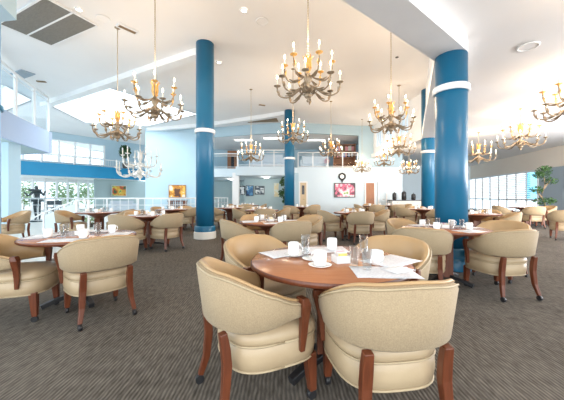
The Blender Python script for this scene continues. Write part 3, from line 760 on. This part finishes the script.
CHD = [  # x px, Y, bottom z, ceiling z, scale, words
 (308, 5.0, 2.90, LZ, 1.0, 'large gold candle chandelier above the nearest table, at the centre'),
 (155, 5.85, 2.78, LZ, 1.0, 'candle chandelier just left of the tall blue column'),
 (117.5, 7.1, 2.60, LZ, .96, 'rust coloured candle chandelier hanging second from left, over the blue band'),
 (251, 11.2, 2.55, LZ, .88, 'candle chandelier before the middle mezzanine railing'),
 (293, 9.4, 2.95, LZ, .88, 'candle chandelier overlapping the slim far blue column'),
 (331, 12.6, 2.95, LZ, .9, 'candle chandelier before the right mezzanine railing'),
 (391, 6.9, 2.75, LZ, .95, 'golden candle chandelier on the tall chain right of centre'),
 (399, 10.8, 2.72, LZ, .98, 'candle chandelier directly below the golden one right of centre'),
 (384, 14.8, 2.75, LZ, .85, 'small far candle chandelier before the clerestory windows'),
 (409, 14.6, 2.30, LO, .85, 'small far candle chandelier above the buffet counter'),
 (362, 15.6, 2.50, LZ, .80, 'small far candle chandelier above the right end of the television'),
 (520.5, 8.15, 2.55, LO, .95, 'golden candle chandelier over the right hand windows'),
 (572, 5.6, 2.72, LO, 1.0, 'candle chandelier cut by the right picture edge, lower one'),
 (676, 2.75, 2.75, LO, 1.0, 'candle chandelier in the upper right corner with one arm showing'),
 (478.5, 11.2, 2.50, LO, .98, 'candle chandelier just right of the thick right column'),
]
LP = []
first = True
for px, Y, zb, zc, sc, lab in CHD:
    X = (px-282)*Y/F; rz = R.uniform(0, 1)
    if first: t = ch_p; t.location = (X, Y, zb); t.rotation_euler = (0, 0, rz); t['label'] = lab; first = False; keep = list(kids(ch_p))
    else: t = dup(ch_p, (X, Y, zb), rz, lab, 'candle chandeliers', sc)
    LP.append((t, X, Y, zb, zc, sc))
ch_s.location = pt(140, 181, 11.4); ch_s.scale = (1.5,)*3; ch_s['label'] = 'pale silver chandelier hanging lowest, before the blue band'
LP.append((ch_s, ch_s.location.x, 11.4, ch_s.location.z, 5.62, 1.5))
for t, X, Y, zb, zc, sc in LP:
    chain(zb+.85*sc, zc, X, Y, t, sc)
    if t is not ch_s:
        l = bpy.data.lights.new('chandelier_glow', 'POINT'); l.energy = 34 if zc > 4 else 36; l.color = (1, .74, .50); l.shadow_soft_size = .25
        lo = bpy.data.objects.new('chandelier_glow', l); COL.objects.link(lo); lo.parent = t; lo.location = (0, 0, 1.08 if zc > 4 else .58)
    if 'metal' in t: del t['metal']

# ================================================================ PICTURES AND BACKGROUND THINGS
def picture(name, label, cat, x0, x1, y0, y1, Y, canvas, frame='black', fw=.03, group=None):
    a = pt(x0, y1, Y); c = pt(x1, y0, Y); cx, cz = (a[0]+c[0])/2, (a[2]+c[2])/2; w2, h2 = (c[0]-a[0])/2, (c[2]-a[2])/2
    t = thing(name, label, cat, (cx, Y-.005, cz), 0, group)
    f = MB(); f.box(-w2, w2, -.05, 0, h2-fw, h2).box(-w2, w2, -.05, 0, -h2, -h2+fw).box(-w2, -w2+fw, -.05, 0, -h2+fw, h2-fw).box(w2-fw, w2, -.05, 0, -h2+fw, h2-fw)
    f.build('frame', frame, t)
    MB().box(-w2+fw, w2-fw, -.03, -.002, -h2+fw, h2-fw).build('picture', canvas, t)
    return t
picture('wall_television', 'wide wall screen with pink and white flowers on the back wall', 'television', 334, 355, 183, 197.5, 16.99,
        art('flower_picture', [(.10, .03, .05), (.60, .10, .20), (.82, .45, .52), (.85, .80, .82), (.30, .45, .15)], 2.6, seed=3), 'black', .05)
picture('framed_picture', 'framed orange and brown picture on the blue wall left of the tall column', 'picture', 169, 186, 185, 197.5, 17.49,
        art('orange_picture', [(.12, .05, .03), (.55, .22, .03), (.85, .48, .08), (.80, .75, .62)], 2.4, seed=5), 'oak', .03)
fa = [(.03, .05, .07), (.10, .14, .18), (.62, .68, .70), (.80, .84, .85)]
picture('framed_picture', 'dark narrow picture, left of three below the mezzanine', 'picture', 239.5, 245, 186, 195, 18.99, art('grey_picture', fa, 4, seed=1), 'black', .03, 'three pictures below the mezzanine')
picture('framed_picture', 'blue seascape picture, middle of three below the mezzanine', 'picture', 246, 253.5, 185.5, 196, 18.99, art('sea_picture', [(.02, .05, .12), (.03, .14, .32), (.10, .30, .52), (.5, .62, .7)], 3, seed=2), 'black', .03, 'three pictures below the mezzanine')
picture('framed_picture', 'black and white coast picture, right of three below the mezzanine', 'picture', 255, 264.5, 186, 194.5, 18.99, art('coast_picture', fa, 2.4, (1, 1, 3), seed=4), 'black', .03, 'three pictures below the mezzanine')
picture('framed_picture', 'narrow pale yellow hanging right of the three pictures', 'picture', 274, 279, 183, 197, 18.99, art('yellow_picture', [(.70, .72, .62), (.75, .66, .40), (.80, .80, .72)], 3, seed=6), 'counter', .02)
q = al(.80, 2.98)
pf = thing('framed_picture', 'orange and green flower picture on the far left teal wall', 'picture', (pt(119, 191, 24.1)[0], 24.1, 1.65))
MB().box(-.55, .55, -.05, 0, -.42, .42).build('picture', art('garden_picture', [(.05, .14, .04), (.55, .10, .04), (.80, .40, .05), (.75, .62, .12), (.15, .32, .10)], 2.2, seed=8), pf)
MB().box(-.6, .6, -.04, .0, -.47, -.42).box(-.6, .6, -.04, 0, .42, .47).box(-.6, -.55, -.04, 0, -.42, .42).box(.55, .6, -.04, 0, -.42, .42).build('frame', 'counter', pf)
pf.rotation_euler = (0, 0, math.atan2(du.y, du.x))
# dark pin shaped ornament above the screen
ck = thing('pin_ornament', 'small dark ring shaped ornament with pointed foot above the wall screen', 'clock', (pt(342, 178, 16.99)[0], 16.97, pt(342, 176.5, 16.99)[2]))
b = MB(); n = 28
ro = [[(r*math.cos(2*PI*i/n), yy, r*math.sin(2*PI*i/n)) for i in range(n)] for r, yy in ((.15, 0), (.15, -.04), (.27, -.04), (.27, 0))]
b.rings(ro, caps=False).build('ring', 'black', ck)
MB().rings([[(-.13, -.03, -.22), (.13, -.03, -.22), (.13, 0, -.22), (-.13, 0, -.22)], [(-.01, -.03, -.46), (.01, -.03, -.46), (.01, 0, -.46), (-.01, 0, -.46)]], smooth=False).build('point', 'black', ck)
MB().lathe([(.15, 0), (.15, .015)], 24).build('centre_disc', 'china', ck).rotation_euler = (PI/2, 0, 0)
ck.scale = (.85,)*3
# console below the orange picture
cs = thing('console_table', 'dark wooden slatted console below the orange picture', 'console', (pt(177, 200, 17)[0], 17.1, 0))
MB().box(-.55, .55, -.2, .2, .86, .92).build('top', 'darkwood', cs)
for x in (-.48, .48):
    for y in (-.15, .15): MB().box(x-.04, x+.04, y-.04, y+.04, .002, .86).build('leg', 'darkwood', cs)
b = MB()
for i in range(7): b.box(-.42+i*.13, -.37+i*.13, -.14, -.10, .30, .86)
b.box(-.46, .46, -.16, .16, .26, .31).build('slatted_front', 'darkwood', cs)
# buffet counter
bf = thing('buffet_counter', 'cream buffet counter with dark stone top at the back right', 'counter', (7.0, 15.9, 0))
MB().box(-.75, .95, -.3, .3, .002, .92).build('counter_body', 'counter', bf)
MB().box(-.8, 1.0, -.35, .35, .92, .97).build('counter_top', 'granite', bf)
for i, (dx, h, r, lab) in enumerate(((-.5, .42, .11, 'left'), (.05, .50, .13, 'middle'), (.6, .36, .12, 'right'))):
    u = thing('coffee_urn', 'dark metal coffee urn, %s of three on the buffet counter' % lab, 'urn', (7.0+dx, 15.9, .972), 0, 'coffee urns')
    MB().lathe([(r*.8, 0), (r, .03), (r, h*.75), (r*.85, h*.9)], 18).build('body', 'black', u)
    MB().lathe([(r*.86, h*.9), (r*.5, h*.97), (.02, h), (.02, h+.04), (.005, h+.05)], 18).build('lid', 'granite', u)
    MB().tube([(0, -r, .09), (0, -r-.06, .09), (0, -r-.06, .06)], .012, 6).build('tap', 'brass', u)
# mezzanine furniture
bs = thing('bookcase', 'brown wooden bookcase at the right of the mezzanine', 'bookcase', (4.35, 19.2, 2.95), -.15)
b = MB(); b.box(-.75, -.68, -.2, .2, 0, 1.85).box(.68, .75, -.2, .2, 0, 1.85).box(-.68, .68, .15, .2, 0, 1.85)
b.build('case', 'oak', bs)
for i in range(5): MB().box(-.68, .68, -.19, .15, .02+i*.44, .06+i*.44).build('shelf', 'oak', bs)
bk = R
for lv in range(2, 4):
    x = -.62; i = 0
    while x < .5:
        wv = R.uniform(.09, .16); hh = R.uniform(.26, .36)
        o = MB().box(0, wv-.01, -.14, .1, 0, hh).build('book', ['granite', 'pink', 'bluep', 'brownvent', 'counter'][int(R.random()*5)])
        ca, sa = math.cos(-.15), math.sin(-.15)
        o.location = (4.35+ca*x, 19.2+sa*x, 2.95+.0615+lv*.44); o.rotation_euler = (0, 0, -.15)
        tag(o, 'book upright on the %s shelf of the mezzanine bookcase' % ('middle' if lv == 2 else 'upper'), 'book', 'books on the %s mezzanine shelf' % ('middle' if lv == 2 else 'upper'))
        x += wv
def sofa(label, x, y, z, rz, w=1.9):
    t = thing('sofa', label, 'sofa', (x, y, z), rz)
    MB().box(-w/2, w/2, -.4, .4, .1, .42).build('seat', 'sofa', t, .03); MB().box(-w/2, w/2, .25, .45, .3, .82).build('backrest', 'sofa', t, .04)
    for s in (-1, 1): MB().box(s*w/2-.1, s*w/2+.1, -.42, .42, .1, .6).build('armrest', 'sofa', t, .03)
    for sx in (-1, 1):
        for sy in (-1, 1): MB().box(sx*(w/2-.08)-.03, sx*(w/2-.08)+.03, sy*.34-.03, sy*.34+.03, .001, .1).build('leg', 'darkwood', t)
    return t
sofa('pale blue sofa on the middle mezzanine behind the railing', -.9, 17.5, 2.951, PI, 1.9)
sofa('pale blue sofa on the right mezzanine above the television', 2.1, 18.2, 2.951, PI, 1.6)
sofa('pale sofa below the flower picture behind the white railing', pt(124, 200, 21.5)[0], 21.5, 0, math.atan2(du.y, du.x), 1.7)
for x, y, lab in ((-2.6, 18.6, 'left'), (-.6, 18.0, 'middle'), (2.3, 18.6, 'right')):
    t = thing('ceiling_light', 'rectangular light panel in the mezzanine ceiling, %s of three' % lab, 'ceiling light', (x, y, 4.999), 0, 'mezzanine light panels')
    MB().box(-.6, .6, -.3, .3, -.02, -.002).build('diffuser', 'panel', t)
    MB().box(-.64, .64, -.34, -.3, -.03, -.002).box(-.64, .64, .3, .34, -.03, -.002).build('frame', 'white', t)
    l = bpy.data.lights.new('panel_light', 'AREA'); l.size = .6; l.energy = 7; l.color = (1, .93, .84)
    lo = bpy.data.objects.new('panel_light', l); COL.objects.link(lo); lo.parent = t; lo.location = (0, 0, -.05)
for x, y, lab in ((-1.0, 17.6, 'before the three pictures'), (-3.6, 19.5, 'in the lobby')):
    t = thing('downlight', 'round flush ceiling lamp below the mezzanine '+lab, 'ceiling light', (x, y, 2.418))
    MB().lathe([(.2, -.001), (.2, -.03), (.12, -.06), (.001, -.07)], 20, caps=False).build('lens', 'lamp', t)
    l = bpy.data.lights.new('lamp_light', 'POINT'); l.energy = 18; l.color = (1, .93, .85); l.shadow_soft_size = .1
    lo = bpy.data.objects.new('lamp_light', l); COL.objects.link(lo); lo.parent = t; lo.location = (0, 0, -.15)
# foliage
def leaves(name, m, clumps, parent, dens=240, size=.05):
    b = MB()
    for cx, cy, cz, rx, rz in clumps:
        for _ in range(int(dens*rx*rz*12)):
            while True:
                v = Vector((R.uniform(-1, 1), R.uniform(-1, 1), R.uniform(-1, 1)))
                if .25 < v.length < 1: break
            c0 = Vector((cx+v.x*rx, cy+v.y*rx, cz+v.z*rz)); n_ = Vector((R.gauss(0, 1), R.gauss(0, 1), R.gauss(0, 1)+.6)).normalized()
            u = n_.orthogonal().normalized(); u.rotate(Matrix.Rotation(R.uniform(0, 6.3), 3, n_)); w_ = n_.cross(u); s = size*R.uniform(.6, 1.3)
            b.poly([c0-u*s, c0-w_*s*.45+n_*s*.1, c0+u*s, c0+w_*s*.45+n_*s*.1])
    o = b.build(name, m, parent, fix=False); return o
def potted(label, name, x, y, z, trunk, clumps, pr, ph, m='leaf', dens=240, size=.05, cat='plant'):
    t = thing(name, label, cat, (x, y, z))
    MB().lathe([(pr*.7, .001), (pr*.75, .02), (pr, ph), (pr*1.06, ph), (pr*1.06, ph-.03), (pr*.9, ph-.04), (.001, ph-.04)], 20, caps=False).build('pot', 'pot', t)
    b = MB()
    for pts in trunk: b.tube(bez(pts, 4), [max(.012, .035-.0012*i) for i in range((len(pts)-1)*4+1)], 7)
    b.build('trunk', 'bark', t)
    leaves('foliage', m, clumps, t, dens, size); return t
X0 = 11.6; Y0 = 12.2
potted('potted tree with rounded cloud shaped foliage by the right windows', 'potted_tree', X0, Y0, 0,
       [[(0, 0, .3), (.08, 0, .8), (-.08, 0, 1.2), (.05, 0, 1.7), (0, 0, 2.2)], [(-.05, 0, 1.1), (-.2, .05, 1.35), (-.3, 0, 1.5)], [(.0, 0, 1.5), (.18, 0, 1.75), (.3, 0, 1.9)]],
       [(0, 0, 2.28, .30, .24), (-.22, 0, 2.12, .22, .16), (.30, 0, 1.88, .27, .17), (-.30, .02, 1.47, .26, .17), (.0, -.05, .98, .42, .17), (.12, 0, 2.45, .2, .12)], .28, .42, dens=300, size=.05)
potted('dark green ficus left of the slim far blue column', 'potted_tree', .13, 15.2, 0,
       [[(0, 0, .3), (.04, 0, 1.0), (0, 0, 1.7)]], [(0, 0, 2.0, .26, .3), (-.06, 0, 1.35, .24, .28), (.05, 0, .95, .2, .2)], .22, .35, dens=200, size=.08)
potted('green plant hanging high above the end of the blue band', 'potted_plant', pt(125, 150, 20.9)[0], 20.9, 3.31,
       [[(0, 0, .3), (0, 0, .9)]], [(0, 0, 1.25, .42, .5)], .2, .35, dens=90, size=.14)
potted('low bright green plant on the atrium floor behind the left tables', 'potted_plant', pt(90, 224, 10.6)[0], 10.6, 0,
       [[(0, 0, .1), (0, 0, .25)]], [(0, 0, .3, .28, .16)], .14, .16, 'leaf2', 200, .06)
# flowers on the mezzanine
fv = thing('flower_vase', 'vase of pink flowers on the mezzanine floor edge behind the railing', 'vase', (2.9, 17.55, 2.951))
MB().lathe([(.06, 0), (.1, .1), (.05, .3), (.06, .34)], 14).build('vase', 'china', fv); leaves('flowers', 'pink', [(0, 0, .48, .2, .18)], fv, 200, .05)
# garden beyond the atrium glass
for i, (t_, o_, h, ww, lab) in enumerate(((.0, 8, 1.5, 1.0, 'behind the statue'), (.28, 10.5, 1.9, 1.1, 'left of centre'), (.52, 8, 1.6, 1.0, 'at the centre'), (.80, 10.5, 2.0, 1.1, 'at the right end'))):
    q = al(t_, o_); t = thing('garden_shrub', 'blurred green shrub outside the atrium glass, '+lab, 'shrub', (q[0], q[1], -.05), 0, 'garden shrubs')
    MB().tube([(0, 0, 0), (.05, 0, .5), (0, 0, h)], .05, 6).build('stem', 'bark', t)
    leaves('foliage', 'leaf2', [(0, 0, h, ww, h*.7), (.3, 0, h*.6, ww*.8, h*.45)], t, 22, .17)
# white garden chairs by the glass
for i, px in enumerate((50, 56)):
    x, y, _ = pt(px, 210, 17.5+i*.8)
    t = thing('side_chair', 'small dark side chair by the atrium glass, %s of two' % ('left' if i == 0 else 'right'), 'chair', (x, y, 0), .4, 'dark atrium chairs')
    MB().box(-.24, .24, -.24, .24, .42, .47).build('seat', 'bronze', t); MB().box(-.24, .24, .2, .24, .6, .9).build('backrest', 'bronze', t)
    for sx in (-1, 1):
        for sy in (-1, 1): MB().tube([(sx*.2, sy*.2, .001), (sx*.2, sy*.2, .9 if sy > 0 else .44)], .018, 6).build('leg', 'bronze', t)
# bronze statue
sx, sy, _ = pt(37, 219, 12.9)
stt_ = thing('bronze_statue', 'dark bronze figure with spread arms on a round base behind the railing', 'statue', (sx, sy, 0), .25)
MB().lathe([(.34, .001), (.34, .05), (.30, .07), (.16, .09)], 24).build('base', 'bronze', stt_)
me = bpy.data.meshes.new('figure')
J = [(0, 0, .95, .12, .10), (0, .01, 1.12, .10, .085), (0, .02, 1.30, .14, .11), (0, 0, 1.40, .10, .09), (0, -.01, 1.47, .05, .05), (0, -.03, 1.54, .07, .08), (0, -.03, 1.62, .075, .085), (0, -.03, 1.68, .045, .05),
     (.17, 0, 1.37, .06, .06), (.30, -.08, 1.22, .045, .045), (.38, -.16, 1.36, .035, .035), (.43, -.18, 1.43, .032, .022),
     (-.17, 0, 1.37, .06, .06), (-.29, -.08, 1.20, .045, .045), (-.37, -.16, 1.32, .035, .035), (-.42, -.19, 1.40, .032, .022),
     (.09, 0, .86, .085, .085), (.10, -.03, .50, .06, .06), (.09, .03, .14, .04, .04), (.10, -.08, .10, .035, .03),
     (-.09, 0, .86, .085, .085), (-.08, .03, .50, .06, .06), (-.07, .08, .14, .04, .04), (-.08, -.03, .10, .035, .03)]
E = [(0, 1), (1, 2), (2, 3), (3, 4), (4, 5), (5, 6), (6, 7), (3, 8), (8, 9), (9, 10), (10, 11), (3, 12), (12, 13), (13, 14), (14, 15), (0, 16), (16, 17), (17, 18), (18, 19), (0, 20), (20, 21), (21, 22), (22, 23)]
me.from_pydata([j[:3] for j in J], E, []); fo = bpy.data.objects.new('figure', me); COL.objects.link(fo); fo.parent = stt_; me.materials.append(M['bronze'])
fo.modifiers.new('skin', 'SKIN'); sv = me.skin_vertices[0].data
for i, j in enumerate(J): sv[i].radius = (j[3], j[4]); sv[i].use_root = (i == 0)
fo.modifiers.new('sub', 'SUBSURF').levels = 1
b = MB(); b.lathe([(.001, 0), (.20, .02), (.27, .10), (.25, .12), (.18, .05), (.001, .03)], 20, (0, -.14, 1.40), caps=False); b.build('bowl', 'bronze', stt_)
MB().rings([[(x*.9, -.02+y, .93) for x, y in superell(.30, .18, 20, 2)], [(x, y, .99) for x, y in superell(.36, .22, 20, 2)], [(x*.5, y*.6, 1.08) for x, y in superell(.3, .2, 20, 2)]]).build('skirt', 'bronze', stt_)
